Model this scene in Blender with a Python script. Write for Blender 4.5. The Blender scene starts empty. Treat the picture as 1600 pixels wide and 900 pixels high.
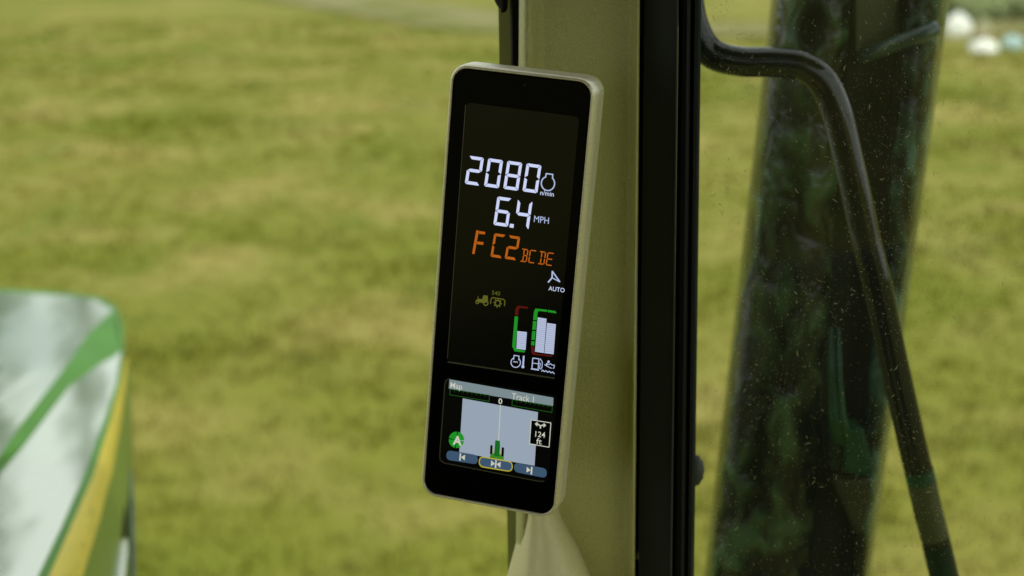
import bpy, math, random
import numpy as np
from mathutils import Vector, Matrix, noise

R = math.radians
scene = bpy.context.scene
COL = scene.collection
random.seed(7)

# ------------------------------------------------------------------ camera
F = 2667.0                     # focal length in photo pixels (1600 wide)
PITCH = 14.0
ZC = 2.70                      # eye height in the cab
cam_d = bpy.data.cameras.new('camera')
cam = bpy.data.objects.new('camera', cam_d)
COL.objects.link(cam)
cam.location = (0, 0, ZC)
cam.rotation_euler = (R(90 - PITCH), 0, 0)
cam_d.sensor_width = 36
cam_d.lens = 36 * F / 1600
cam_d.clip_start = 0.02
cam_d.clip_end = 2000
cam_d.dof.use_dof = True
cam_d.dof.focus_distance = 0.90
cam_d.dof.aperture_fstop = 7.6
scene.camera = cam

# ------------------------------------------------------------------ world, sun, exposure
SUN_EL, SUN_AZ = 48.0, 150.0     # azimuth clockwise from +Y (straight ahead)
world = bpy.data.worlds.new('World')
scene.world = world
world.use_nodes = True
wn = world.node_tree
wn.nodes.clear()
w_out = wn.nodes.new('ShaderNodeOutputWorld')
w_bg = wn.nodes.new('ShaderNodeBackground')
w_sky = wn.nodes.new('ShaderNodeTexSky')
w_sky.sky_type = 'NISHITA'
w_sky.sun_disc = False
w_sky.sun_elevation = R(SUN_EL)
w_sky.sun_rotation = R(SUN_AZ)
w_sky.dust_density = 2.0
w_tc = wn.nodes.new('ShaderNodeTexCoord')
w_map = wn.nodes.new('ShaderNodeMapping')
w_map.inputs['Scale'].default_value = (1.6, 1.6, 4.5)
w_n = wn.nodes.new('ShaderNodeTexNoise')
w_n.inputs['Scale'].default_value = 2.2
w_n.inputs['Detail'].default_value = 6
w_r = wn.nodes.new('ShaderNodeValToRGB')
w_r.color_ramp.elements[0].position = 0.32
w_r.color_ramp.elements[1].position = 0.50
w_mix = wn.nodes.new('ShaderNodeMix')
w_mix.data_type = 'RGBA'
w_mix.inputs['B'].default_value = (19, 19.2, 18.8, 1)
wn.links.new(w_tc.outputs['Generated'], w_map.inputs['Vector'])
wn.links.new(w_map.outputs['Vector'], w_n.inputs['Vector'])
wn.links.new(w_n.outputs['Fac'], w_r.inputs['Fac'])
wn.links.new(w_r.outputs['Color'], w_mix.inputs['Factor'])
wn.links.new(w_sky.outputs['Color'], w_mix.inputs['A'])
wn.links.new(w_mix.outputs['Result'], w_bg.inputs['Color'])
w_bg.inputs['Strength'].default_value = 0.097
wn.links.new(w_bg.outputs['Background'], w_out.inputs['Surface'])

sun_d = bpy.data.lights.new('sun', 'SUN')
sun_d.energy = 2.4
sun_d.angle = R(1.5)
sun_d.color = (1.0, 0.95, 0.84)
sun = bpy.data.objects.new('sun', sun_d)
COL.objects.link(sun)
sd = Vector((math.sin(R(SUN_AZ)) * math.cos(R(SUN_EL)), math.cos(R(SUN_AZ)) * math.cos(R(SUN_EL)), math.sin(R(SUN_EL))))
sun.rotation_euler = sd.to_track_quat('Z', 'Y').to_euler()

vs = scene.view_settings
vs.view_transform = 'Standard'
vs.look = 'None'
vs.gamma = 1
vs.use_curve_mapping = False
vs.exposure = -0.2

# ------------------------------------------------------------------ geometry helpers
cp, sp = math.cos(R(PITCH)), math.sin(R(PITCH))
FW, UP, RT = Vector((0, cp, -sp)), Vector((0, sp, cp)), Vector((1, 0, 0))
EYE = Vector((0, 0, ZC))

def ray(px, py):
    return FW + RT * ((px - 800) / F) - UP * ((py - 450) / F)

def atY(px, py, Y):
    """point of the photo ray that lies Y metres ahead"""
    d = ray(px, py)
    return EYE + d * (Y / d.y)

def onplane(px, py, drop, slope, Y0=1.56):
    """point on the sloping surface z = ZC - drop - slope*(y - Y0)"""
    d = ray(px, py)
    t = -(drop - slope * Y0) / (d.z + slope * d.y)
    return EYE + d * t

def ground(px, py, z=0.0):
    d = ray(px, py)
    return EYE + d * ((z - ZC) / d.z)

def tag(o, label=None, cat=None, group=None, kind=None):
    if label: o['label'] = label
    if cat: o['category'] = cat
    if group: o['group'] = group
    if kind: o['kind'] = kind
    return o

def thing(name, loc, label, cat, group=None):
    o = bpy.data.objects.new(name, None)
    o.empty_display_size = 0.05
    COL.objects.link(o)
    o.location = loc
    return tag(o, label, cat, group)

def wloc(o):
    v = Vector((0, 0, 0))
    while o:
        v += o.location
        o = o.parent
    return v

def mesh(name, verts, faces, mat, parent=None, smooth=False, loc=None):
    """one mesh object; verts are in world space"""
    me = bpy.data.meshes.new(name)
    off = wloc(parent) if parent else Vector((0, 0, 0))
    if loc is not None: off = off + (Vector(loc) - off)
    me.from_pydata([tuple(Vector(v) - off) for v in verts], [], faces)
    me.materials.append(mat)
    if smooth:
        me.polygons.foreach_set('use_smooth', [True] * len(me.polygons))
    me.update()
    o = bpy.data.objects.new(name, me)
    COL.objects.link(o)
    if parent:
        o.parent = parent
        if loc is not None: o.location = Vector(loc) - wloc(parent)
    elif loc is not None:
        o.location = loc
    return o

def bevel(o, w=0.002, seg=2, ang=35):
    m = o.modifiers.new('bevel', 'BEVEL')
    m.width = w; m.segments = seg; m.limit_method = 'ANGLE'; m.angle_limit = R(ang)
    return o

def loft(rings, closed=True, cap=False):
    """rings: lists of equally many points"""
    n = len(rings[0]); V = []; Fc = []
    for r in rings: V += list(r)
    m = n if closed else n - 1
    for i in range(len(rings) - 1):
        for j in range(m):
            k = (j + 1) % n
            Fc.append((i * n + j, i * n + k, (i + 1) * n + k, (i + 1) * n + j))
    if cap:
        Fc.append(tuple(range(n))[::-1])
        Fc.append(tuple((len(rings) - 1) * n + j for j in range(n)))
    return V, Fc

def box(c0, c1):
    (x0, y0, z0), (x1, y1, z1) = c0, c1
    V = [(x0, y0, z0), (x1, y0, z0), (x1, y1, z0), (x0, y1, z0), (x0, y0, z1), (x1, y0, z1), (x1, y1, z1), (x0, y1, z1)]
    return V, [(0, 3, 2, 1), (4, 5, 6, 7), (0, 1, 5, 4), (1, 2, 6, 5), (2, 3, 7, 6), (3, 0, 4, 7)]

def catmull(pts, per=6):
    P = [Vector(p) for p in pts]
    P = [P[0] * 2 - P[1]] + P + [P[-1] * 2 - P[-2]]
    out = []
    for i in range(1, len(P) - 2):
        for k in range(per):
            t = k / per
            a, b, c, d = P[i - 1], P[i], P[i + 1], P[i + 2]
            out.append(0.5 * ((2 * b) + (c - a) * t + (2 * a - 5 * b + 4 * c - d) * t * t + (3 * b - a - 3 * c + d) * t ** 3))
    out.append(P[-2])
    return out

def tube(path, rad, n=20):
    rings = []
    up = Vector((0, 1, 0))
    for i, p in enumerate(path):
        t = (path[min(i + 1, len(path) - 1)] - path[max(i - 1, 0)]).normalized()
        s = t.cross(up).normalized(); q = s.cross(t).normalized()
        r = rad[i] if isinstance(rad, (list, tuple)) else rad
        rings.append([p + (s * math.cos(2 * math.pi * k / n) + q * math.sin(2 * math.pi * k / n)) * r for k in range(n)])
    return loft(rings, True, True)

def joinm(parts):
    V = []; Fc = []
    for v, f in parts:
        o = len(V); V += list(v); Fc += [tuple(i + o for i in q) for q in f]
    return V, Fc

# ------------------------------------------------------------------ materials
def mat(name, base=(0.5, 0.5, 0.5), rough=0.5, metal=0.0, spec=0.5, coat=0.0, coat_rough=0.05, coat_ior=1.5,
        grain=None, bump=None, emit=None, strength=1.0, var=0.0, var_scale=8.0, rvar=0.0):
    m = bpy.data.materials.new(name)
    m.use_nodes = True
    nt = m.node_tree; b = nt.nodes['Principled BSDF']
    b.inputs['Base Color'].default_value = (*base, 1)
    b.inputs['Roughness'].default_value = rough
    b.inputs['Metallic'].default_value = metal
    b.inputs['Specular IOR Level'].default_value = spec
    b.inputs['Coat Weight'].default_value = coat
    b.inputs['Coat Roughness'].default_value = coat_rough
    b.inputs['Coat IOR'].default_value = coat_ior
    tc = nt.nodes.new('ShaderNodeTexCoord')
    if emit:
        b.inputs['Emission Color'].default_value = (*emit, 1)
        b.inputs['Emission Strength'].default_value = strength
    if var > 0:
        n = nt.nodes.new('ShaderNodeTexNoise'); n.inputs['Scale'].default_value = var_scale; n.inputs['Detail'].default_value = 5
        r = nt.nodes.new('ShaderNodeMapRange')
        r.inputs['From Min'].default_value = 0.3; r.inputs['From Max'].default_value = 0.7
        r.inputs['To Min'].default_value = 1 - var; r.inputs['To Max'].default_value = 1 + var
        v = nt.nodes.new('ShaderNodeVectorMath'); v.operation = 'SCALE'
        v.inputs[0].default_value = base
        nt.links.new(tc.outputs['Object'], n.inputs['Vector'])
        nt.links.new(n.outputs['Fac'], r.inputs['Value'])
        nt.links.new(r.outputs['Result'], v.inputs['Scale'])
        nt.links.new(v.outputs['Vector'], b.inputs['Base Color'])
        if rvar > 0:
            r2 = nt.nodes.new('ShaderNodeMapRange')
            r2.inputs['From Min'].default_value = 0.3; r2.inputs['From Max'].default_value = 0.7
            r2.inputs['To Min'].default_value = rough - rvar; r2.inputs['To Max'].default_value = rough + rvar
            nt.links.new(n.outputs['Fac'], r2.inputs['Value'])
            nt.links.new(r2.outputs['Result'], b.inputs['Roughness'])
    if bump:
        prev = None
        for sc, st, dist in bump:
            n = nt.nodes.new('ShaderNodeTexNoise'); n.inputs['Scale'].default_value = sc; n.inputs['Detail'].default_value = 3
            bp = nt.nodes.new('ShaderNodeBump'); bp.inputs['Strength'].default_value = st; bp.inputs['Distance'].default_value = dist
            nt.links.new(tc.outputs['Object'], n.inputs['Vector'])
            nt.links.new(n.outputs['Fac'], bp.inputs['Height'])
            if prev: nt.links.new(prev.outputs['Normal'], bp.inputs['Normal'])
            prev = bp
        nt.links.new(prev.outputs['Normal'], b.inputs['Normal'])
        nt.links.new(prev.outputs['Normal'], b.inputs['Coat Normal'])
    return m

M = {}
M['trim'] = mat('cream_cab_plastic', (0.355, 0.36, 0.125), 0.40, var=0.14, var_scale=1000, bump=[(1000, 0.9, 0.0009), (25, 0.15, 0.002)])
M['shell'] = mat('champagne_plastic', (0.52, 0.505, 0.36), 0.34, metal=0.5, var=0.16, var_scale=900, bump=[(2200, 0.3, 0.0003)])
M['olive'] = mat('olive_post_paint', (0.22, 0.24, 0.06), 0.6, var=0.05, var_scale=60)
M['rubber'] = mat('black_rubber', (0.0035, 0.0035, 0.003), 0.8, spec=0.1)
M['frame'] = mat('black_frame_plastic', (0.009, 0.012, 0.008), 0.5, spec=0.22, var=0.1, var_scale=40)
M['gloss_edge'] = mat('frame_edge', (0.03, 0.05, 0.045), 0.25, var=0.2, var_scale=30)
M['bezel'] = mat('black_display_glass', (0.001, 0.001, 0.001), 0.10, spec=0.05)
M['lcd'] = mat('dark_lcd', (0.003, 0.003, 0.002), 0.16, spec=0.19)
M['screen_black'] = mat('screen_black', (0.002, 0.002, 0.002), 0.3, spec=0.12)
M['recess'] = mat('screen_recess_edge', (0.05, 0.05, 0.03), 0.3, spec=0.4)
M['tube'] = mat('gloss_black_tube', (0.003, 0.004, 0.003), 0.3, spec=0.0, coat=0.7, coat_rough=0.01, coat_ior=1.5)
M['olive_reflection'] = mat('olive_rail_reflection', (0.055, 0.06, 0.018), 0.6, spec=.15, var=0.12, var_scale=30)  # olive of a window reflection lying across the rail
M['deepgreen'] = mat('near_black_green', (0.002, 0.016, 0.005), 0.35, spec=0.2, var=0.6, var_scale=40)
M['dull_olive'] = mat('dull_olive_reflection', (0.026, 0.028, 0.008), 0.6, spec=.15, var=0.3, var_scale=20)  # colour of the field reflection in the wedge
M['darkgreen'] = mat('dark_green_paint_and_reflection', (0.004, 0.042, 0.012), 0.4, spec=0.25, var=0.3, var_scale=25)  # hood side rail paint, also colours the green glass reflections
M['green'] = mat('tractor_green_paint', (0.040, 0.165, 0.006), 0.5, spec=0.2, var=0.1, var_scale=9)
M['yellow'] = mat('yellow_stripe_decal', (0.56, 0.44, 0.05), 0.5, var=0.12, var_scale=60, rvar=0.1)
M['side_green'] = mat('hood_side_paint', (0.12, 0.19, 0.025), 0.4, var=0.1, var_scale=8)
M['liner'] = mat('headliner_shade', (0.10, 0.10, 0.07), 0.9)
M['dark'] = mat('dark_cab_plastic', (0.02, 0.02, 0.018), 0.7, var=0.15, var_scale=20)
M['silver'] = mat('worn_screw_metal', (0.5, 0.5, 0.45), 0.3, metal=1.0)

def emis(name, srgb, s=1.15):
    lin = [((c / 255 + 0.055) / 1.055) ** 2.4 if c > 10 else c / 255 / 12.92 for c in srgb]
    return mat(name, (0, 0, 0), 0.4, spec=0.0, emit=tuple(lin), strength=s)
E_WHITE = emis('lit_white', (205, 213, 246))
E_WHITE2 = emis('lit_soft_white', (176, 188, 222))
E_BAR = emis('lit_bar', (178, 188, 214))
E_ORANGE = emis('lit_orange', (178, 92, 24))
E_GREEN = emis('lit_green', (32, 142, 38))
E_RED = emis('lit_dim_red', (84, 22, 14))
E_OLIVE = emis('lit_dim_olive', (92, 94, 34))
E_MAP = emis('lit_map', (150, 163, 178))
E_HEAD = emis('lit_header', (122, 138, 142))
E_TXT = emis('lit_text', (198, 200, 184))
E_BTN = emis('lit_button', (60, 84, 108))
E_YEL = emis('lit_yellow', (178, 168, 50))
E_RUL = emis('lit_ruler', (34, 92, 26))
E_DKG = emis('lit_dark_green', (22, 104, 32))
E_LG = emis('lit_leaf_green', (62, 128, 36))
E_BLK = emis('unlit', (4, 5, 4))

# hood paint: strongly glossy, with a faint large-scale ripple
def hood_paint():
    m = bpy.data.materials.new('glossy_hood_paint'); m.use_nodes = True
    nt = m.node_tree; b = nt.nodes['Principled BSDF']
    b.inputs['Base Color'].default_value = (0.03, 0.09, 0.02, 1)
    b.inputs['Roughness'].default_value = 0.3
    b.inputs['Coat Weight'].default_value = 1.0
    b.inputs['Coat Roughness'].default_value = 0.07
    b.inputs['Coat IOR'].default_value = 4.5
    tc = nt.nodes.new('ShaderNodeTexCoord'); mp = nt.nodes.new('ShaderNodeMapping')
    mp.inputs['Scale'].default_value = (5, 0.9, 1)
    n = nt.nodes.new('ShaderNodeTexNoise'); n.inputs['Scale'].default_value = 1.6; n.inputs['Detail'].default_value = 2
    bp = nt.nodes.new('ShaderNodeBump'); bp.inputs['Strength'].default_value = 0.4; bp.inputs['Distance'].default_value = 0.004
    nt.links.new(tc.outputs['Object'], mp.inputs['Vector']); nt.links.new(mp.outputs['Vector'], n.inputs['Vector'])
    nt.links.new(n.outputs['Fac'], bp.inputs['Height'])
    nt.links.new(bp.outputs['Normal'], b.inputs['Normal']); nt.links.new(bp.outputs['Normal'], b.inputs['Coat Normal'])
    return m
M['hood'] = hood_paint()

def glass_mat(name, haze=0.03, refl=0.6):
    m = bpy.data.materials.new(name); m.use_nodes = True
    nt = m.node_tree; nt.nodes.clear()
    out = nt.nodes.new('ShaderNodeOutputMaterial')
    tr = nt.nodes.new('ShaderNodeBsdfTransparent'); tr.inputs['Color'].default_value = (0.93, 0.965, 0.93, 1)
    gl = nt.nodes.new('ShaderNodeBsdfGlossy'); gl.inputs['Roughness'].default_value = 0.01
    fr = nt.nodes.new('ShaderNodeFresnel'); fr.inputs['IOR'].default_value = 1.5
    mu = nt.nodes.new('ShaderNodeMath'); mu.operation = 'MULTIPLY'; mu.inputs[1].default_value = refl
    mx = nt.nodes.new('ShaderNodeMixShader')
    df = nt.nodes.new('ShaderNodeBsdfDiffuse'); df.inputs['Color'].default_value = (0.5, 0.52, 0.4, 1)
    tl = nt.nodes.new('ShaderNodeBsdfTranslucent'); tl.inputs['Color'].default_value = (0.5, 0.52, 0.4, 1)
    ad = nt.nodes.new('ShaderNodeMixShader')
    mx2 = nt.nodes.new('ShaderNodeMixShader')
    tc = nt.nodes.new('ShaderNodeTexCoord')
    n = nt.nodes.new('ShaderNodeTexNoise'); n.inputs['Scale'].default_value = 9; n.inputs['Detail'].default_value = 8
    mr = nt.nodes.new('ShaderNodeMapRange'); mr.inputs['From Min'].default_value = 0.3; mr.inputs['From Max'].default_value = 0.75
    mr.inputs['To Min'].default_value = haze * 0.5; mr.inputs['To Max'].default_value = haze * 1.6
    L = nt.links.new
    L(tc.outputs['Object'], n.inputs['Vector']); L(n.outputs['Fac'], mr.inputs['Value'])
    L(fr.outputs['Fac'], mu.inputs[0]); L(mu.outputs['Value'], mx.inputs['Fac'])
    L(tr.outputs['BSDF'], mx.inputs[1]); L(gl.outputs['BSDF'], mx.inputs[2])
    L(df.outputs['BSDF'], ad.inputs[1]); L(tl.outputs['BSDF'], ad.inputs[2])
    L(mr.outputs['Result'], mx2.inputs['Fac']); L(mx.outputs['Shader'], mx2.inputs[1]); L(ad.outputs['Shader'], mx2.inputs[2])
    L(mx2.outputs['Shader'], out.inputs['Surface'])
    return m
M['glass'] = glass_mat('dusty_window_glass', 0.008, 0.25)
M['windshield'] = glass_mat('clear_windshield_glass', 0.004, 0.15)
M['dust'] = mat('pale_dust', (0.46, 0.46, 0.26), 0.9, spec=0.1)

def field_mat(name, kind):
    m = bpy.data.materials.new(name); m.use_nodes = True
    nt = m.node_tree; b = nt.nodes['Principled BSDF']; L = nt.links.new
    geo = nt.nodes.new('ShaderNodeNewGeometry')
    def nz(scale, detail, rough=0.55, stretch=(1, 1, 1)):
        mp = nt.nodes.new('ShaderNodeMapping'); mp.inputs['Scale'].default_value = stretch
        n = nt.nodes.new('ShaderNodeTexNoise'); n.inputs['Scale'].default_value = scale
        n.inputs['Detail'].default_value = detail; n.inputs['Roughness'].default_value = rough
        L(geo.outputs['Position'], mp.inputs['Vector']); L(mp.outputs['Vector'], n.inputs['Vector'])
        return n
    def ramp(src, p0, p1):
        r = nt.nodes.new('ShaderNodeMapRange'); r.inputs['From Min'].default_value = p0; r.inputs['From Max'].default_value = p1
        L(src, r.inputs['Value']); return r.outputs['Result']
    def mix(f, a, c):
        x = nt.nodes.new('ShaderNodeMix'); x.data_type = 'RGBA'
        L(f, x.inputs['Factor'])
        for k, s in (('A', a), ('B', c)):
            if isinstance(s, tuple): x.inputs[k].default_value = (*s, 1)
            else: L(s, x.inputs[k])
        return x.outputs['Result']
    big = nz(0.30, 3, 0.5, (.55, 0.6, 0.02)); mid = nz(1.15, 2.5, 0.5, (.6, 0.6, 0.02)); fine = nz(9, 3, 0.6, (1, 1, 0.1))
    green, lush, straw, pale = FIELD
    c1 = mix(ramp(big.outputs['Fac'], 0.40, 0.58), green, straw)
    c2 = mix(ramp(mid.outputs['Fac'], 0.46, 0.66), c1, pale)
    mid2 = nz(0.9, 3, 0.55, (1.3, 0.7, 0.02))
    c3 = mix(ramp(mid2.outputs['Fac'], 0.55, 0.72), c2, lush)
    c4 = mix(ramp(fine.outputs['Fac'], 0.2, 1.1), c3, c2)
    L(c4, b.inputs['Base Color'])
    b.inputs['Roughness'].default_value = 0.9
    b.inputs['Specular IOR Level'].default_value = 0.12
    if kind == 'ground':
        n = nz(6, 5); bp = nt.nodes.new('ShaderNodeBump'); bp.inputs['Strength'].default_value = 0.3; bp.inputs['Distance'].default_value = 0.02
        L(n.outputs['Fac'], bp.inputs['Height']); L(bp.outputs['Normal'], b.inputs['Normal'])
    return m
FIELD = ((0.148, 0.160, 0.016), (0.108, 0.138, 0.014), (0.187, 0.178, 0.027), (0.250, 0.215, 0.056))
M['field'] = field_mat('meadow_ground', 'ground')
M['blade'] = field_mat('meadow_blades', 'blade')
_F = FIELD
FIELD = ((0.150, 0.155, 0.040), (0.120, 0.140, 0.022), (0.195, 0.182, 0.062), (0.225, 0.20, 0.095))
M['path'] = field_mat('trodden_earth', 'path')
FIELD = _F
M['leaf'] = mat('tree_leaves', (0.06, 0.10, 0.02), 0.7, var=0.35, var_scale=0.8)
M['bark'] = mat('tree_bark', (0.10, 0.08, 0.05), 0.9, var=0.3, var_scale=6)
M['boulder_white'] = mat('chalk_white_stone', (0.80, 0.80, 0.76), 0.85, var=0.15, var_scale=5)
M['boulder_tan'] = mat('tan_stone', (0.38, 0.34, 0.22), 0.85, var=0.15, var_scale=5)
M['boulder_blue'] = mat('blue_grey_stone', (0.38, 0.52, 0.52), 0.8, var=0.15, var_scale=5)

# ------------------------------------------------------------------ the setting: field, path, grass
def gz(x, y):
    return 0.10 * noise.noise(Vector((x * 0.09, y * 0.09, 3.1))) + 0.035 * noise.noise(Vector((x * 0.5, y * 0.5, 8.0)))

xs = sorted(set([-900, -400, -200, -110, -70, -50] + [round(-40 + i * 1.0, 2) for i in range(81)] + [50, 70, 110, 200, 400, 900]))
ys = sorted(set([-300, -120, -60, -30, -15, -6] + [round(0 + i * 0.8, 2) for i in range(76)] + [65, 75, 90, 120, 200, 400, 900]))
V = []
for y in ys:
    for x in xs:
        h = gz(x, y) * max(0, min(1, (y - 1) / 5)) * (1 if y < 70 else 0)
        V.append((x, y, h))
nx = len(xs)
Fc = [(j * nx + i, j * nx + i + 1, (j + 1) * nx + i + 1, (j + 1) * nx + i) for j in range(len(ys) - 1) for i in range(nx - 1)]
tag(mesh('field', V, Fc, M['field'], smooth=True), kind='structure')

# bare earth path crossing the far side of the field
cl = catmull([ground(300, -50), ground(450, -16), ground(580, 8), ground(700, 27), ground(790, 40), ground(1000, 48), ground(1250, 50), ground(1560, 49), ground(1900, 44)], 8)
rows = []
for i, p in enumerate(cl):
    t = (cl[min(i + 1, len(cl) - 1)] - cl[max(i - 1, 0)]).normalized(); s = Vector((-t.y, t.x, 0))
    row = []
    for k in range(7):
        a = (k / 6 - 0.5) * 2.6
        e = 0.35 * noise.noise(Vector((i * 0.5, k * 2.0, 1))) if k in (0, 6) else 0
        q = p + s * (a + e)
        row.append(Vector((q.x, q.y, gz(q.x, q.y) + 0.03)))
    rows.append(row)
v, f = loft(rows, False)
tag(mesh('path', v, f, M['path'], smooth=True), kind='structure')

# grass blades, one uncountable mass
rng = np.random.default_rng(5)
N = 15000
dist = 5.0 + 26 * rng.random(N) ** 1.25
az = (rng.random(N) - 0.5) * R(46)
bx_ = dist * np.sin(az); by_ = dist * np.cos(az)
nb = 5
P = np.zeros((N * nb, 4, 3)); k = 0
for i in range(N):
    cx, cy = bx_[i], by_[i]
    z = gz(cx, cy) * max(0, min(1, (cy - 1) / 5))
    hm = 0.02 + 0.045 * max(0, noise.noise(Vector((cx * 0.7, cy * 0.7, 0))) + 0.3)
    for b in range(nb):
        ox, oy = rng.normal(0, 0.035, 2); a = rng.random() * 6.283; h = hm * (0.6 + 0.8 * rng.random()); l = h * 0.5 * rng.random()
        wd = 0.005 + 0.0005 * dist[i]
        dx, dy = math.cos(a) * wd, math.sin(a) * wd; la = rng.random() * 6.283
        tx, ty = cx + ox + l * math.cos(la), cy + oy + l * math.sin(la)
        P[k] = ((cx + ox - dx, cy + oy - dy, z - 0.01), (cx + ox + dx, cy + oy + dy, z - 0.01), (tx + dx * .2, ty + dy * .2, z + h), (tx - dx * .2, ty - dy * .2, z + h))
        k += 1
me = bpy.data.meshes.new('grass')
nf = N * nb
me.vertices.add(nf * 4); me.vertices.foreach_set('co', P.reshape(-1))
me.loops.add(nf * 4); me.loops.foreach_set('vertex_index', np.arange(nf * 4, dtype=np.int32))
me.polygons.add(nf); me.polygons.foreach_set('loop_start', np.arange(0, nf * 4, 4, dtype=np.int32))
me.update(calc_edges=True); me.validate()
me.materials.append(M['blade'])
go = bpy.data.objects.new('grass', me); COL.objects.link(go)
tag(go, 'short green and straw coloured grass covering the field', 'grass', kind='stuff')

# ------------------------------------------------------------------ trees, bushes, stones beyond the field
def leaf_cloud(blobs, n, size, seed):
    r = random.Random(seed); V = []; Fc = []
    for _ in range(n):
        c, rad = r.choices(blobs, weights=[b[1] ** 2 for b in blobs])[0]
        d = Vector((r.gauss(0, 1), r.gauss(0, 1), r.gauss(0, 1))).normalized() * rad * (0.55 + 0.5 * r.random())
        p = Vector(c) + Vector((d.x, d.y, d.z * 0.8))
        a = Vector((r.gauss(0, 1), r.gauss(0, 1), r.gauss(0, 1))).normalized()
        b = a.orthogonal().normalized(); s = size * (0.6 + 0.8 * r.random())
        o = len(V); V += [p - a * s, p + b * s * .6, p + a * s, p - b * s * .6]; Fc.append((o, o + 1, o + 2, o + 3))
    return V, Fc

def make_tree(x, y, h, seed, label, group):
    r = random.Random(seed)
    t = thing('tree', (x, y, 0), label, 'tree', group)
    O = Vector((x, y, 0)); parts = []; blobs = []
    lean = Vector((r.uniform(-.04, .04), r.uniform(-.04, .04), 0)) * h
    parts.append(tube([O + Vector((0, 0, -.2)), O + Vector((0, 0, h * .25)) + lean * .3, O + Vector((0, 0, h * .6)) + lean], [h * .028, h * .02, h * .008], 8))
    for i in range(9):
        a = i * 2.4 + r.random(); z0 = h * (.25 + .035 * i); l = h * r.uniform(.14, .24)
        e = O + Vector((math.cos(a) * l, math.sin(a) * l, z0 + h * r.uniform(.12, .3)))
        parts.append(tube([O + Vector((0, 0, z0)) + lean * .5, (O + Vector((0, 0, z0)) + e) / 2 + Vector((0, 0, -.1)), e], [h * .01, h * .007, h * .003], 6))
        blobs.append((e, h * r.uniform(.10, .17)))
    for i in range(8):
        blobs.append((O + lean + Vector((r.uniform(-.12, .12) * h, r.uniform(-.12, .12) * h, h * r.uniform(.5, .88))), h * r.uniform(.08, .14)))
    v, f = joinm(parts); mesh('trunk', v, f, M['bark'], t, True)
    v, f = leaf_cloud(blobs, 3200, h * .022, seed); mesh('crown', v, f, M['leaf'], t)
    return t
tree_labels = [(-34, 62, 17, 'tall green tree at the far left edge of the field'), (-26, 66, 20, 'tallest green tree of the row beyond the field'),
               (-18, 60, 15, 'rounded green tree right of the tallest one beyond the field'), (-9, 68, 18, 'broad green tree straight beyond the corner post'),
               (0, 72, 16, 'green tree centred beyond the display'), (10, 66, 18, 'green tree beyond the black door frame'),
               (20, 62, 15, 'green tree behind the pale boulders'), (31, 66, 19, 'tall green tree at the far right of the field')]
for i, (x, y, h, lb) in enumerate(tree_labels):
    make_tree(x, y, h * .52, 11 + i, lb, 'trees beyond the field')

# slender poplars a little nearer; they also stand in the shine of the hood
def make_poplar(x, y, h, seed, label):
    r = random.Random(seed); O = Vector((x, y, 0))
    t = thing('poplar_tree', (x, y, 0), label, 'tree', 'slender poplars left of the field')
    parts = [tube([O + Vector((0, 0, -.2)), O + Vector((.1, 0, h * .4)), O + Vector((0, 0, h * .95))], [h * .014, h * .01, h * .002], 8)]
    blobs = []
    for i in range(16):
        z = h * (.16 + .05 * i); w = h * .045 * (1.2 - i / 22)
        a = i * 2.4; e = O + Vector((math.cos(a) * w, math.sin(a) * w, z + h * .05))
        parts.append(tube([O + Vector((0, 0, z - h * .05)), e], [h * .004, h * .001], 5)); blobs.append((e, w * r.uniform(.8, 1.25)))
    v, f = joinm(parts); mesh('trunk', v, f, M['bark'], t, True)
    v, f = leaf_cloud(blobs, 1100, h * .012, seed); mesh('crown', v, f, M['leaf'], t)
for i, (az_, d_, h_, lb) in enumerate([(-24, 50, 13, 'slender poplar farthest left beyond the hood'), (-20.3, 46, 15, 'second slender poplar from the left beyond the hood'), (-17.2, 52, 15.5, 'middle slender poplar beyond the hood, tallest of its row'),
                                  (-14.2, 47, 12.5, 'second slender poplar from the right beyond the hood'), (-11.0, 50, 14, 'slender poplar farthest right, nearest the corner post')]):
    make_poplar(d_ * math.sin(R(az_)), d_ * math.cos(R(az_)), h_, 60 + i, lb)

def make_bush(px, py, w, h, seed, label):
    p = ground(px, py); t = thing('bush', (p.x, p.y, gz(p.x, p.y)), label, 'bush', 'bushes at the field edge')
    r = random.Random(seed); blobs = [(p + Vector((r.uniform(-w, w) * .45, r.uniform(-.4, .4), h * r.uniform(.3, .7))), h * r.uniform(.35, .5)) for _ in range(9)]
    v, f = leaf_cloud(blobs, 1300, .07, seed); mesh('foliage', v, f, M['bush'], t)
    parts = [tube([p + Vector((0, 0, -.05)), b[0]], [.02, .008], 6) for b in blobs]
    v, f = joinm(parts); mesh('stem', v, f, M['bark'], t, True)
M['bush'] = mat('bush_leaves', (0.24, 0.28, 0.12), 0.8, var=0.25, var_scale=2)
make_bush(1505, 34, 1.0, .55, 3, 'grey green bush beside the leftmost pale boulder')
make_bush(1572, 32, 1.2, .6, 4, 'grey green bush above the blue grey boulder')
make_bush(1660, 34, 1.2, .6, 5, 'grey green bush at the right end of the row')

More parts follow.
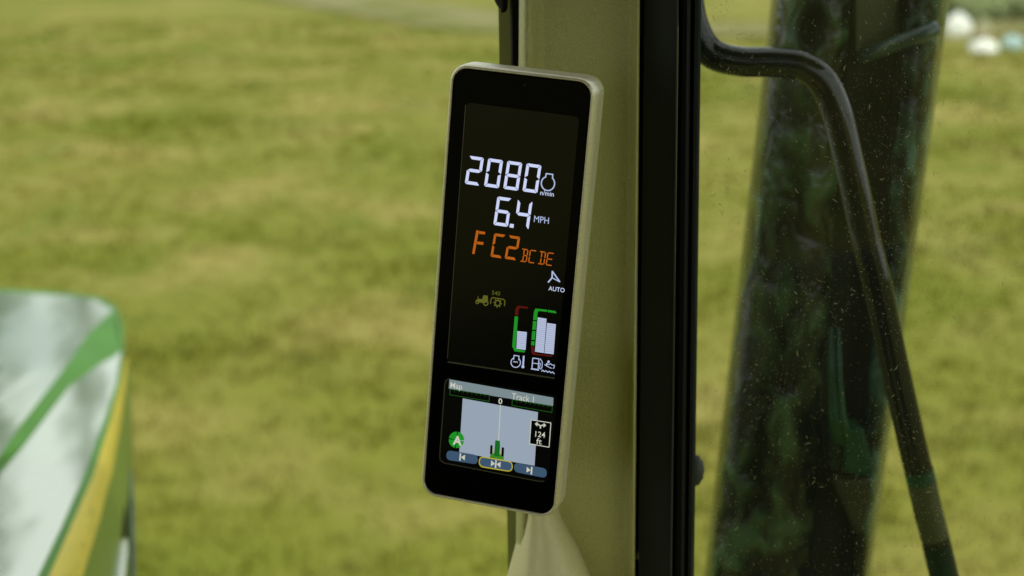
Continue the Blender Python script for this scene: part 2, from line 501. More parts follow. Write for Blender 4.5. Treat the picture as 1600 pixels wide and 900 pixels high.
def boulder(px, py, w, h, m, seed, label):
    """base of the stone at the photo position, w and h in photo pixels"""
    p = ground(px, py); s = (p - EYE).dot(FW) / F
    W, Hh = w * s / 2, h * s / 2; V = []; n, k = 18, 10
    rings = []
    for i in range(k + 1):
        th = math.pi * i / k; ring = []
        for j in range(n):
            ph = 2 * math.pi * j / n
            d = Vector((math.sin(th) * math.cos(ph), math.sin(th) * math.sin(ph), -math.cos(th)))
            q = 1 + .22 * noise.noise(d * 1.5 + Vector((seed, 0, 0))) + .08 * noise.noise(d * 4 + Vector((0, seed, 0)))
            ring.append(p + Vector((d.x * W * q, d.y * W * .8 * q, Hh * .85 + d.z * Hh * q)))
        rings.append(ring)
    v, f = loft(rings)
    o = mesh('boulder', v, f, m, smooth=True, loc=p)
    tag(o, label, 'boulder', 'pale boulders at the field edge')
boulder(1496, 62, 40, 44, M['boulder_white'], 1, 'round white boulder beside the dark outer panel')
boulder(1535, 66, 22, 36, M['boulder_tan'], 2, 'small tan boulder behind the wide white one')
boulder(1535, 86, 48, 26, M['boulder_white'], 3, 'wide low white boulder at the edge of the grass')
boulder(1582, 80, 36, 26, M['boulder_blue'], 4, 'blue grey boulder right of the wide white one')
boulder(1606, 18, 26, 40, M['boulder_white'], 5, 'far white boulder in the top right corner')

# ------------------------------------------------------------------ tractor hood, lower left
hood = thing('tractor_hood', (-0.7, 2.2, 1.2), 'glossy green tractor hood with a yellow side stripe, lower left beyond the windshield', 'tractor hood')
D0, SL = 0.68, 0.069
def hp(px, py, dd=0.0): return onplane(px, py, D0 + dd, SL)
# crease between raised middle panel and lower shoulder panel
crease_hi = [(-420, 1260), (-150, 915), (0, 712), (31, 665), (104, 571), (136, 524), (160, 500), (177, 484)]
crease_lo = [(-420, 1300), (-150, 945), (0, 735), (42, 691), (110, 602), (157, 568), (180, 556), (189, 548)]
far_edge = [(-900, 410), (-500, 428), (-150, 446), (0, 456), (60, 459), (110, 462), (150, 468), (177, 484)]
# middle panel (left of the crease)
A = [hp(*p) for p in crease_hi]; B = [hp(*p) for p in far_edge]
rows = [[a.lerp(b, k / 6) for a, b in zip(A, B)] for k in range(7)]
v, f = loft(rows, False)
mesh('middle_panel', v, f, M['hood'], hood)
# riser along the crease
Cc = [hp(*p, dd=.012) for p in crease_lo]
v, f = loft([A, Cc], False)
mesh('crease', v, f, M['green'], hood)
# shoulder panel (between crease and outer rim)
rim_in = [(-160, 1300), (-20, 1060), (52, 915), (95, 825), (132, 740), (163, 655), (181, 600), (189, 548)]
D = [hp(*p, dd=.012) for p in rim_in]
rows = [[a.lerp(b, k / 4) for a, b in zip(Cc, D)] for k in range(5)]
v, f = loft(rows, False)
mesh('shoulder_panel', v, f, M['hood'], hood)
# rounded green rim, yellow stripe, side
rim_out = [(-140, 1300), (0, 1060), (70, 915), (110, 825), (146, 742), (173, 655), (188, 598), (194, 545), (192, 505), (182, 478), (160, 465), (112, 459), (60, 455.5), (0, 452), (-150, 442), (-500, 424), (-900, 406)]
rim_i2 = rim_in[:-1] + [(189, 548), (184, 510), (177, 484), (156, 470), (110, 462), (60, 459), (0, 456), (-150, 446), (-500, 428), (-900, 410)]
a = [hp(*p, dd=.012 if i < 8 else .004) for i, p in enumerate(rim_i2)]
b = [hp(*p, dd=.014 if i < 8 else .006) for i, p in enumerate(rim_out)]
m_ = [(x + y) / 2 + Vector((0, 0, .004)) for x, y in zip(a, b)]
v, f = loft([a, m_, b], False)
mesh('rim', v, f, M['green'], hood, True)
sl_in = [hp(*p, dd=.014) for p in [(-140, 1300), (0, 1060), (70, 915), (110, 825), (146, 742), (173, 655), (188, 598), (195, 560)]]
sl_out = [hp(*p, dd=.05) for p in [(-60, 1300), (60, 1060), (124, 915), (152, 825), (174, 742), (190, 655), (197, 598), (200, 566)]]
mids = [(x + y) / 2 + Vector((.003, 0, .004)) for x, y in zip(sl_in, sl_out)]
v, f = loft([sl_in, mids, sl_out], False)
mesh('yellow_stripe', v, f, M['yellow'], hood, True)
s1 = [hp(*p, dd=.20) for p in [(150, 1300), (190, 1060), (206, 915), (209, 850), (209, 780), (208, 700), (205, 630), (202, 590)]]
s2 = [q + Vector((-.22, 0, -.20)) for q in s1]
s3 = [q + Vector((-.06, 0, -.35)) for q in s2]
v, f = loft([sl_out, [(x * .5 + y * .5) + Vector((.004, 0, .01)) for x, y in zip(sl_out, s1)], s1, s2, s3], False)
mesh('side_panel', v, f, M['side_green'], hood, True)
# nose of the hood, going down from the far edge
n1 = b[7:]
n2 = [q + Vector((-.06, .01, -.08)) for q in n1]; n3 = [q + Vector((-.5, -.05, -.7)) for q in n1]
v, f = loft([n1, n2, n3], False)
mesh('nose', v, f, M['green'], hood, True)
# vent slot, grab rail and pale lamp edge on the side
def patch(pts, dd):
    P = [hp(*p, dd=dd) for p in pts]
    Q = [q + Vector((-.012, .0, -.004)) for q in P]
    return loft([P, Q], True, True)
v, f = patch([(186, 762), (193, 768), (198, 800), (200, 838), (193, 832), (188, 800)], .13)
mesh('vent_slot', v, f, M['rubber'], hood)
v, f = tube([hp(*p, dd=.16) for p in [(197, 716), (203, 745), (206, 790), (207, 840), (207, 900), (206, 960)]], .004, 10)
mesh('side_rail', v, f, M['darkgreen'], hood, True)
M['lamp'] = mat('pale_lamp_lens', (0.55, 0.6, 0.55), 0.12)
v, f = patch([(192, 848), (198, 842), (199, 860), (192, 925), (182, 925)], .13)
mesh('lamp_edge', v, f, M['lamp'], hood)
# small print and scuffs on the yellow stripe
def srow(rng_, n):
    parts = []
    r = random.Random(3)
    for i in range(n):
        t = r.random(); k = t * (len(sl_in) - 4) + 2; i0 = int(k); u = k - i0
        c0 = sl_in[i0].lerp(sl_in[i0 + 1], u); c1 = sl_out[i0].lerp(sl_out[i0 + 1], u); ax = (sl_in[i0 + 1] - sl_in[i0]).normalized()
        c = c0.lerp(c1, .45 + .3 * r.random()) + Vector((.0045, 0, .0055)); s = r.uniform(.0015, .005)
        cr = (c1 - c0).normalized()
        V = [c - ax * s * 1.5 - cr * s * .4, c + ax * s * 1.4 - cr * s * .5, c + ax * s - cr * -s * .5, c - ax * s * 1.2 + cr * s * .5]
        parts.append((V, [(0, 1, 2, 3)]))
    return joinm(parts)
v, f = srow(None, 34)
M['scuff'] = mat('dark_scuffs', (0.12, 0.10, 0.03), 0.8)
o = mesh('scuffs', v, f, M['scuff'], hood); o['kind'] = 'stuff'

# ------------------------------------------------------------------ dark outer panel and rail beyond the door glass
def col_profile(pts, y0=-260, y1=1180):
    """pts: (x at top row 0, x at bottom row 900, Y). one vertical ring per end"""
    def px_at(a, b, y): return a + (b - a) * y / 900
    return [[atY(px_at(a, b, y), y, Y) for a, b, Y in pts] for y in (y0, 0, 300, 600, 900, y1)]
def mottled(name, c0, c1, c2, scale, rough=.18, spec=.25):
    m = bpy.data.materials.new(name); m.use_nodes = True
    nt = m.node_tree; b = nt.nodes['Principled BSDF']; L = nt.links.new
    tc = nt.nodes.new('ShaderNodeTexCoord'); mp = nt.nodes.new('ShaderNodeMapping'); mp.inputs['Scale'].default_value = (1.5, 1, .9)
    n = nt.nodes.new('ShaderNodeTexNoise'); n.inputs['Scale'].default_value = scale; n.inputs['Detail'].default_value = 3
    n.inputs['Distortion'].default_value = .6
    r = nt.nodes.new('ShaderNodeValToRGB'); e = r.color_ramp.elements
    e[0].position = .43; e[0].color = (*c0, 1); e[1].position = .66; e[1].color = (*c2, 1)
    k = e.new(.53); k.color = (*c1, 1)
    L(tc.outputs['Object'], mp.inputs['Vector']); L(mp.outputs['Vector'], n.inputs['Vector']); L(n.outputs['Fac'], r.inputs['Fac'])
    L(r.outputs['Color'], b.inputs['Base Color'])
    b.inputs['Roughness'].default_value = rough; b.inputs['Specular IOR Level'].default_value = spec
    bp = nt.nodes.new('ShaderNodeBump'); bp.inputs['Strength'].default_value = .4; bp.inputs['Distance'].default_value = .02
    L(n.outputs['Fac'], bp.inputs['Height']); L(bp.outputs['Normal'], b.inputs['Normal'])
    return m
M['column'] = mottled('dark_green_panel_reflections', (0.002, 0.003, 0.0015), (0.014, 0.024, 0.008), (0.040, 0.080, 0.030), 30)  # green mottles of mirrored trees and sky put into the base colour
M['column_in'] = mat('inner_panel_field_reflection', (0.016, 0.020, 0.006), 0.45, spec=.2, var=0.5, var_scale=8, bump=[(9, 0.2, 0.02)])  # lighter olive of the field mirrored in the glass, as base colour
M['column_right'] = mottled('teal_panel_reflections', (0.0015, 0.003, 0.002), (0.012, 0.032, 0.018), (0.05, 0.11, 0.08), 34)  # teal mottles, also reflections put into the base colour
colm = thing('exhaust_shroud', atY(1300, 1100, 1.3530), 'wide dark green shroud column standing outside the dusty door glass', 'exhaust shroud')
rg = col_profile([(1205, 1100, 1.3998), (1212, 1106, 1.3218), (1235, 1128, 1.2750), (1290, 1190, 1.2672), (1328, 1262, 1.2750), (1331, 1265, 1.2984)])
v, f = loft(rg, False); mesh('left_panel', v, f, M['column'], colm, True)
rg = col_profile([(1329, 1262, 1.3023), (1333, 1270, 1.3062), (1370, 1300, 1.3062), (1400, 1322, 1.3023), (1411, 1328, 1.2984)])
v, f = loft(rg, False); mesh('inner_panel_reflection', v, f, M['column_in'], colm, True)
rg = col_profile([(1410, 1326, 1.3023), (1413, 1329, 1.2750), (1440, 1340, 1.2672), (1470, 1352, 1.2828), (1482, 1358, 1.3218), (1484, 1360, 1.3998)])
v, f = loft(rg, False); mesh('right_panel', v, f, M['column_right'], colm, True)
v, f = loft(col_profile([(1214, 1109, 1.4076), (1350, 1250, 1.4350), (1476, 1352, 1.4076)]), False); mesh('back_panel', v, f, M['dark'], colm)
# sloping collar near the top
def plate(pts, Y, th, m, name, parent, lab=None, bv=.002):
    Fp = [atY(x, y, Y if not isinstance(Y, list) else Y[i]) for i, (x, y) in enumerate(pts)]
    Bp = [q + Vector((0, th, 0)) for q in Fp]
    v, f = loft([Fp, Bp], True, True)
    o = mesh(name, v, f, m, parent)
    if bv: bevel(o, bv)
    if lab: o['label'] = lab
    return o
M['upper_olive'] = mat('olive_gap_view', (0.055, 0.068, 0.012), 0.5, var=0.25, var_scale=10)  # colour stands in for the view through an opening
M['collar'] = mat('blue_grey_collar', (0.03, 0.055, 0.05), 0.25, var=0.5, var_scale=25, bump=[(40, 0.3, 0.01)])
v, f = tube(catmull([atY(1340, 92, 1.2906), atY(1372, 80, 1.2750), atY(1405, 66, 1.2633), atY(1440, 54, 1.2555), atY(1462, 44, 1.2594)], 4), [.006] * 17, 10)
mesh('collar', v, f, M['collar'], colm, True)
v, f = tube(catmull([atY(1408, 72, 1.2750), atY(1398, 130, 1.2750), atY(1388, 220, 1.2750), atY(1378, 330, 1.2750), atY(1372, 420, 1.2750)], 4), .004, 8)
mesh('cable', v, f, M['rubber'], colm, True)
plate([(1332, -200), (1409, -200), (1405, 66), (1372, 80), (1336, 92)], 1.2867, .01, M['upper_olive'], 'upper_gap_view', colm, 'light olive view through a gap, painted on a plate above the sloping collar')
# green reflection in the glass, built as two plates and two upright streaks
plate([(1294, 668), (1321, 664), (1322, 738), (1299, 729)], 1.2550, .03, M['deepgreen'], 'reflection_back', colm, bv=.001)
plate([(1321, 672), (1349, 671), (1356, 700), (1367, 739), (1340, 742), (1320, 736)], 1.2516, .03, M['darkgreen'], 'green_reflection', colm, bv=.001)
for dx in (0, 11):
    v, f = tube([atY(1299 + dx, 512, 1.2555), atY(1299 + dx, 590, 1.2555), atY(1303 + dx, 650, 1.2555), atY(1312 + dx, 690, 1.2555)], [.0012, .003, .004, .006], 8)
    mesh('reflection_streak', v, f, M['darkgreen'], colm, True)
plate([(1300, 748), (1366, 752), (1352, 830), (1340, 838)], 1.2555, .01, M['dull_olive'], 'olive_wedge_reflection', colm, 'dull olive field reflection built as a wedge plate', .003)

rail = thing('grab_rail', atY(1480, 900, 1.22), 'bent glossy black tube rail outside the door glass', 'grab rail')
rp = [(1072, -90), (1074, -20), (1084, 40), (1110, 82), (1155, 96), (1205, 97), (1252, 103), (1286, 128), (1308, 178), (1322, 235), (1338, 305), (1354, 380), (1372, 450), (1391, 540), (1411, 630)]
rp2 = [(1411, 630), (1428, 705), (1440, 753)]
rp3 = [(1440, 753), (1450, 800), (1462, 842)]
rp4 = [(1462, 842), (1474, 895), (1500, 1010), (1520, 1100)]
path = catmull([atY(x, y, 1.13) for x, y in rp + rp2[1:] + rp3[1:] + rp4[1:]], 6)
v, f = tube(path, .0099, 28); mesh('tube', v, f, M['tube'], rail, True)
def wrap(pts, rad, name, m):
    v, f = tube([atY(x, y, 1.13) for x, y in pts], rad, 28)
    return mesh(name, v, f[:-2], m, rail, True)
wrap([(1435.4, 734), (1440, 753)], .0102, 'green_reflection_line', M['darkgreen'])  # green line of the window reflection, wrapped round the tube
wrap([(1440, 753), (1450, 798), (1461, 840)], .0101, 'olive_reflection', M['olive_reflection'])  # olive window reflection, wrapped round the tube as a band
wrap([(1463, 849), (1474, 895), (1500, 1010)], .0102, 'lower_band', M['deepgreen'])  # near-black green band on the lower tube

# ------------------------------------------------------------------ door: frame, seal, glass, knob
door = thing('cab_door', atY(1040, 1150, .98), 'black framed cab door with dusty glass right of the cream corner post', 'cab door')
def vstrip(name, pts, m, parent, smooth=False, bv=None, closed=True, y0=-260, y1=1200):
    px = lambda a, b, y: a + (b - a) * y / 900
    rg = [[atY(px(a, b, y), y, Y) for a, b, Y in pts] for y in (y0, 150, 450, 750, y1)]
    v, f = loft(rg, closed, closed)
    o = mesh(name, v, f, m, parent, smooth)
    if bv: bevel(o, bv, 2, 30)
    return o
vstrip('inner_seal', [(998, 989, .985), (1007, 997, .985), (1007, 997, 1.03), (998, 989, 1.03)], M['rubber'], door)
vstrip('door_frame', [(1007, 997, .972), (1058, 1048, .965), (1060, 1050, .968), (1060, 1050, 1.03), (1007, 997, 1.03)], M['frame'], door)
vstrip('trim_line', [(1057.5, 1047.5, .9635), (1059.5, 1049, .9635), (1059.5, 1049, .97), (1057.5, 1047.5, .97)], M['gloss_edge'], door)
vstrip('outer_seal', [(1060.5, 1050, .978), (1067, 1056, .974), (1074, 1064, .974), (1079, 1069, .980), (1080, 1070, .986), (1086, 1075, .982), (1092, 1080, .985), (1092, 1080, 1.03), (1060.5, 1050, 1.03)], M['rubber'], door)
vstrip('glass_edge', [(1091.5, 1080, .993), (1096, 1084.5, .993), (1096, 1084.5, 1.0), (1091.5, 1080, 1.0)], M['gloss_edge'], door)
# glass: from the frame towards the right, coming nearer to the camera
def glass_pt(px, py, lift=0):
    # vertical plane through two points
    A_, B_ = Vector((atY(1088, 450, 1.0).x, 1.0)), Vector((atY(1640, 450, .90).x, .90))
    d = ray(px, py); n2 = Vector((B_.y - A_.y, -(B_.x - A_.x)))
    t = (n2.dot(A_)) / (n2.x * d.x + n2.y * d.y)
    p = EYE + d * t
    return p - Vector((n2.x, n2.y, 0)).normalized() * (lift if n2.y < 0 else -lift)
c = [glass_pt(1093, -260), glass_pt(1960, -300), glass_pt(1960, 1300), glass_pt(1080, 1200)]
v, f = loft([c, [q + Vector((.0006, .005, 0)) for q in c]], True, True)
mesh('glass_pane', v, f, M['glass'], door)
# dust: specks and short curved fibres sitting on the inner face of the glass
r = random.Random(21); parts = []
def add_speck(px, py, ln, wd):
    c0 = glass_pt(px, py); ex = (glass_pt(px + 1, py) - c0); ey = (glass_pt(px, py + 1) - c0); nn = Vector((0, -.0006, 0))
    a = r.gauss(math.pi / 2, 1.0); cur = r.uniform(-1.2, 1.2); pts = []; x = y = 0.0; k = 4
    for i in range(k + 1):
        pts.append((x, y, a)); x += math.cos(a) * ln / k; y += math.sin(a) * ln / k; a += cur / k
    V = []
    for i, (x, y, aa) in enumerate(pts):
        w = wd * (1 - abs(i / k * 2 - 1) * .6) / 2
        for s in (-1, 1):
            V.append(c0 + ex * (x - s * math.sin(aa) * w) + ey * (y + s * math.cos(aa) * w) + nn)
    parts.append((V, [(2 * i, 2 * i + 1, 2 * i + 3, 2 * i + 2) for i in range(k)]))
n_ok = 0
while n_ok < 7600:
    px = 1098 + 560 * r.random(); py = -40 + 980 * r.random()
    if r.random() > .25 + 1.5 * max(0, noise.noise(Vector((px * .006, py * .006, 4))) + .28): continue
    n_ok += 1
    u = r.random()
    if u < .02: add_speck(px, py, r.uniform(4, 10), r.uniform(.7, 1.2))
    elif u < .12: add_speck(px, py, r.uniform(1.6, 4), r.uniform(.6, 1.0))
    else: add_speck(px, py, r.uniform(.5, 1.5), r.uniform(.35, .85))
v, f = joinm(parts)
o = mesh('dust', v, f, M['dust'], door); o['kind'] = 'stuff'; o['label'] = 'fine pale dust specks on the glass'
# knob on the outside of the glass
kc = atY(1083, 735, 1.03); rings = []
for i in range(11):
    th = math.pi * i / 10; ring = []
    for j in range(48):
        ph = 2 * math.pi * j / 48; q = 1 + (.035 if j % 4 < 2 else -.02) * math.sin(th)
        ring.append(kc + Vector((math.sin(th) * math.cos(ph) * .0068 * q * 1.05, -math.cos(th) * .008, math.sin(th) * math.sin(ph) * .0108 * q)))
    rings.append(ring)
v, f = loft(rings); mesh('latch_knob', v, f, M['dark'], door, True)
v, f = tube([kc + Vector((-.012, .0, 0)), kc], [.003, .004], 12); mesh('knob_stem', v, f, M['dark'], door, True)
v, f = tube([atY(998, 866, .980), atY(998, 866, .986)], [.0032, .0036], 16); mesh('screw', v, f, M['silver'], door, True)

# ------------------------------------------------------------------ corner post
post = thing('corner_post', atY(900, 1180, 1.0), 'cream coloured cab corner post behind the upright display', 'corner post')
prof = [(811, 806, 1.03), (811, 806, .990), (811.3, 806.3, .982), (812, 807, .974), (814, 809, .966), (818, 813, .9600), (824, 819, .9575), (830, 825, .9590), (836, 831, .9650), (843, 838, .9705), (855, 850, .972),
        (900, 893, .971), (950, 943, .970), (980, 972, .9695), (987, 979, .9685), (990.5, 982.5, .964), (992.5, 984.5, .959), (995.5, 987.5, .9565), (998, 990, .959), (999.5, 991.5, .968), (1000, 992, .975), (1000, 992, 1.03)]
vstrip('post_trim', prof, M['trim'], post, True)
vstrip('outer_strip', [(778.5, 794, 1.03), (798.5, 809, 1.03), (798.5, 809, 1.06), (778.5, 794, 1.06)], M['olive'], post)
vstrip('window_seal', [(797, 808, 1.0), (800, 809, .994), (812, 812, .994), (812, 812, 1.04), (797, 808, 1.04)], M['rubber'], post)

# moulded fairing that carries the display
rings = []
for (y, xl, xr, d0) in [(770, 822, 866, .955), (808, 817, 878, .950), (830, 811, 890, .948), (860, 803, 907, .944), (900, 792, 925, .938), (980, 774, 952, .926), (1080, 752, 985, .91), (1200, 730, 1025, .89)]:
    ring = []
    for k in range(21):
        u = k / 20
        # high ridge near the left side, softly falling to the right edge
        prof_ = math.sin(math.pi * min(1, u * 1.0)) ** .55
        ridge = math.exp(-((u - .20) / .09) ** 2) * .0045
        Y = .975 - (.975 - d0) * prof_ - ridge
        ring.append(atY(xl + (xr - xl) * u, y, Y))
    rings.append(ring)
v, f = loft(rings, False)
M['fairing'] = mat('pale_cab_plastic', (0.50, 0.475, 0.23), 0.5, var=0.04, var_scale=300, bump=[(1400, 0.3, 0.0004)])
mesh('moulded_fairing', v, f, M['fairing'], post, True)

# black clip on the windshield edge at the very top
clip = thing('blind_clip', atY(785, 0, 1.0), 'small black two pronged clip above the display at the windshield edge', 'clip')
plate([(768, -50), (797, -50), (794, 0), (788, 4), (786, 14), (781, 15), (776, 8), (770, -4)], 1.005, .008, M['dark'], 'clip_body', clip)
plate([(784, -20), (794, -20), (793, 15), (789, 20), (782, 21), (784, 10)], .998, .006, M['rubber'], 'prong', clip)

# windshield left of the post
ws = thing('windshield', atY(0, 1100, 1.3), 'clear windshield glass left of the corner post', 'windshield')
c = [atY(797, -260, 1.07), atY(-500, -300, 1.30), atY(-500, 1300, 1.30), atY(808, 1200, 1.07)]
v, f = loft([c, [q + Vector((0, .005, 0)) for q in c]], True, True)
mesh('glass_pane', v, f, M['windshield'], ws)

# unseen cab parts added to shade the interior and darken what the display reflects
cab = thing('cab_roof_shade', (0, -.2, ZC + .5), 'unseen cab roof liner added above the driver as shade', 'cab roof')
v, f = box((-1.05, -1.5, ZC + .42), (0.95, 1.06, ZC + .52)); bevel(mesh('roof_liner_shade', v, f, M['liner'], cab), .02, 3)
rw = thing('rear_wall_shade', (0, -1.3, 1.2), 'unseen dark rear wall added behind the driver to keep light out', 'cab wall')
v, f = box((-.8, -1.40, 1.3), (.8, -1.30, ZC + .20)); bevel(mesh('lower_shade_panel', v, f, M['dark'], rw), .02, 3)
for s in (-1, 1):
    v, f = box((s * .8 - .07, -1.42, 1.3), (s * .8 + .07, -1.28, ZC + .42)); bevel(mesh('rear_shade_post', v, f, M['dark'], rw), .015, 3)
ld = thing('left_door_shade', (-.8, -.4, 1.3), 'unseen dark door panel added left of the driver for the display reflection', 'cab door')
v, f = box((-.86, -1.28, 1.3), (-.80, .55, 2.12)); bevel(mesh('lower_shade_panel', v, f, M['dark'], ld), .02, 3)
v, f = box((-.87, -1.28, 2.12), (-.79, .55, 2.16)); bevel(mesh('added_sill', v, f, M['frame'], ld), .01, 3)
seat = thing('added_seat', (-.05, -.55, 1.3), 'unseen dark seat added behind the viewpoint for reflections', 'seat')
v, f = box((-.32, -.75, 1.75), (.22, -.25, 1.90)); bevel(mesh('added_cushion', v, f, M['dark'], seat), .05, 4)
v, f = box((-.30, -.88, 1.86), (.20, -.74, 2.62)); bevel(mesh('added_backrest', v, f, M['dark'], seat), .05, 4)
v, f = box((-.15, -.65, 1.3), (.05, -.35, 1.75)); bevel(mesh('added_pedestal', v, f, M['dark'], seat), .02, 3)

# ------------------------------------------------------------------ the display
corners = [(710, 105), (925, 130), (866, 806), (665, 768.5)]
Am = []
for (x, y), (u, v_) in zip(corners, [(0, 0), (1, 0), (1, 1), (0, 1)]):
    Am.append([u, v_, 1, 0, 0, 0, -x * u, -x * v_, -x]); Am.append([0, 0, 0, u, v_, 1, -y * u, -y * v_, -y])
Hm = np.linalg.svd(np.array(Am))[2][-1].reshape(3, 3); Hm /= Hm[2, 2]
K = np.array([[F, 0, 800], [0, F, 450], [0, 0, 1]])
Mm = np.linalg.inv(K) @ Hm
HH = .235
sc = HH / np.linalg.norm(Mm[:, 1]); Mm = Mm * sc
WW = float(np.linalg.norm(Mm[:, 0]))
cw = lambda q: RT * float(q[0]) - UP * float(q[1]) + FW * float(q[2])
AX = cw(Mm[:, 0]).normalized(); AYv = cw(Mm[:, 1]); AYv = (AYv - AX * AYv.dot(AX)).normalized()
T0 = EYE + cw(Mm[:, 2])
NB = AX.cross(AYv).normalized()
if NB.dot(FW) < 0: NB = -NB
OUT = -NB
def L3(u, v, w=0.0): return T0 + AX * u + AYv * v + OUT * w
def PX(px, py, w=0.0):
    d = ray(px, py); o = T0 + OUT * w
    return EYE + d * ((o - EYE).dot(OUT) / d.dot(OUT))

disp = thing('corner_post_display', L3(WW / 2, HH, -.02), 'tall upright digital display in a champagne coloured housing on the corner post', 'display')

def rrect(off, w, rad, n=8):
    r = max(.0008, rad + off); pts = []
    x0, y0, x1, y1 = -off, -off, WW + off, HH + off
    for cx, cy, a0 in ((x1 - r, y0 + r, -90), (x1 - r, y1 - r, 0), (x0 + r, y1 - r, 90), (x0 + r, y0 + r, 180)):
        for k in range(n + 1):
            a = R(a0 + 90 * k / n); pts.append(L3(cx + r * math.cos(a), cy + r * math.sin(a), w))
    return pts
RAD = .0075
hv, hf = loft([rrect(*q, RAD) for q in [(.0001, -.001), (.0002, .0004), (.0006, .0008), (.0012, .0006), (.0018, -.0004), (.0022, -.002), (.0024, -.004), (.0024, -.0150), (.0021, -.0158), (.0012, -.0160)]])
mesh('front_housing', hv, hf, M['shell'], disp, True)
def shear(ring, w):
    # the back shell is deeper at the top than at the foot
    return [q + OUT * (-w) * .55 * max(0, min(1, (q - T0).dot(AYv) / HH)) * (1 if w < -.018 else 0) * ((-w - .0170) / .0175) for q in ring]
bv_, bf = loft([shear(rrect(*q, RAD), q[1]) for q in [(.0010, -.0162), (.0020, -.0164), (.0021, -.0170), (.0016, -.022), (.0000, -.027), (-.003, -.0305), (-.008, -.0325)]], True, False)
bf.append(tuple(range(len(bv_) - 36, len(bv_))))
mesh('back_shell', bv_, bf, M['trim'], disp, True)
sv, sf = loft([rrect(.0012, -.0155, RAD), rrect(.0012, -.0168, RAD)])
mesh('seam_gasket', sv, sf, M['rubber'], disp)
# mounting arm between the display and the post
ac = L3(WW * .55, HH * .82, -.032)
v, f = loft([[ac + AX * (x * .018) + AYv * (y * .03) for x, y in ((-1, -1), (1, -1), (1, 1), (-1, 1))], [ac + Vector((0.01, .05, 0)) + AX * (x * .02) + AYv * (y * .035) for x, y in ((-1, -1), (1, -1), (1, 1), (-1, 1))]], True, True)
bevel(mesh('mount_arm', v, f, M['trim'], disp), .004, 3)

gl = rrect(0.0, 0.0, RAD)
gl2 = rrect(-.0006, .0003, RAD); gl0 = rrect(0.0, -.0015, RAD)
v, f = loft([gl0, gl, gl2]); f.append(tuple(range(len(v) - 36, len(v))))
bez = mesh('cover_glass', v, f, M['bezel'], disp)

# --- flat screen drawing tools (positions read off the photo, laid on the display's own plane)
def poly_on(pts_list, w): 
    V = []; Fc = []
    for pts in pts_list:
        o = len(V); V += [PX(x, y, w) for x, y in pts]; Fc.append(tuple(range(o, o + len(pts))))
    return V, Fc

def ribbon(pts, wd, close=False):
    """polyline -> list of quads + joints, pixel units"""
    out = []; n = len(pts); seg = n if close else n - 1
    for i in range(seg):
        (x0, y0), (x1, y1) = pts[i], pts[(i + 1) % n]
        dx, dy = x1 - x0, y1 - y0; l = math.hypot(dx, dy) or 1; nx_, ny_ = -dy / l * wd / 2, dx / l * wd / 2
        e = wd * .18; ex, ey = dx / l * e, dy / l * e
        out.append([(x0 - ex + nx_, y0 - ey + ny_), (x1 + ex + nx_, y1 + ey + ny_), (x1 + ex - nx_, y1 + ey - ny_), (x0 - ex - nx_, y0 - ey - ny_)])
    return out

def arc(cx, cy, rx, ry, a0, a1, n=16):
    return [(cx + rx * math.cos(R(a0 + (a1 - a0) * i / n)), cy + ry * math.sin(R(a0 + (a1 - a0) * i / n))) for i in range(n + 1)]

def rr(c, rad=.25, n=4):
    """rounded quad from 4 pixel corners"""
    out = []
    for i in range(4):
        p, a, b = Vector(c[i]), Vector(c[i - 1]), Vector(c[(i + 1) % 4])
        da, db = (a - p), (b - p); r_ = min(da.length, db.length) * rad
        s, e = p + da.normalized() * r_, p + db.normalized() * r_
        for k in range(n + 1):
            t = k / n; q = s * (1 - t) ** 2 + p * 2 * t * (1 - t) + e * t * t; out.append((q.x, q.y))
    return out

SKEW = (1, .118)   # direction of the display's own horizontal in the upper half
SKEWL = (1, .172)  # lower screen
def text_on(s, px, py, h, parent, m, w, name, ex=None, ey=(-.075, 1), wide=1.0, bold=0.0):
    """px,py = baseline start; h = cap height in photo pixels"""
    ex = ex or (1, .14)
    cu = bpy.data.curves.new('t', 'FONT'); cu.body = s; cu.size = 1.0; cu.offset = bold
    cu.resolution_u = 3
    ob = bpy.data.objects.new('t', cu); COL.objects.link(ob)
    dg = bpy.context.evaluated_depsgraph_get(); me = bpy.data.meshes.new_from_object(ob.evaluated_get(dg))
    V = []; k = h / .70
    for vv in me.vertices:
        x, y = vv.co.x * k * wide, vv.co.y * k
        V.append(PX(px + x * ex[0] - y * ey[0], py + x * ex[1] - y * ey[1], w))
    Fc = [tuple(p.vertices) for p in me.polygons]
    bpy.data.objects.remove(ob); bpy.data.curves.remove(cu); bpy.data.meshes.remove(me)
    return mesh(name, V, Fc, m, parent)

TX, TY = .215, .112
_f = [(0, .045), (.035, .022), (TX - .02, TY + .010), (TX - .02, .5 - TY * .62), (.03, .488), (0, .474)]
_a = [(.055, .012), (.11, 0), (.89, 0), (.945, .012), (1 - TX + .0, TY), (TX, TY)]
_g = [(.055, .5), (TX, .5 - TY / 2), (1 - TX, .5 - TY / 2), (.945, .5), (1 - TX, .5 + TY / 2), (TX, .5 + TY / 2)]
mx = lambda p: [(1 - x, y) for x, y in p]
my = lambda p: [(x, 1 - y) for x, y in p]
SEG = {'a': _a, 'b': mx(_f), 'c': mx(my(_f)), 'd': my(_a), 'e': my(_f), 'f': _f, 'g': _g}
def seg_polys(segs, o, ex, ey):
    return [[(o[0] + x * ex[0] + y * ey[0], o[1] + x * ex[1] + y * ey[1]) for x, y in SEG[s]] for s in segs]

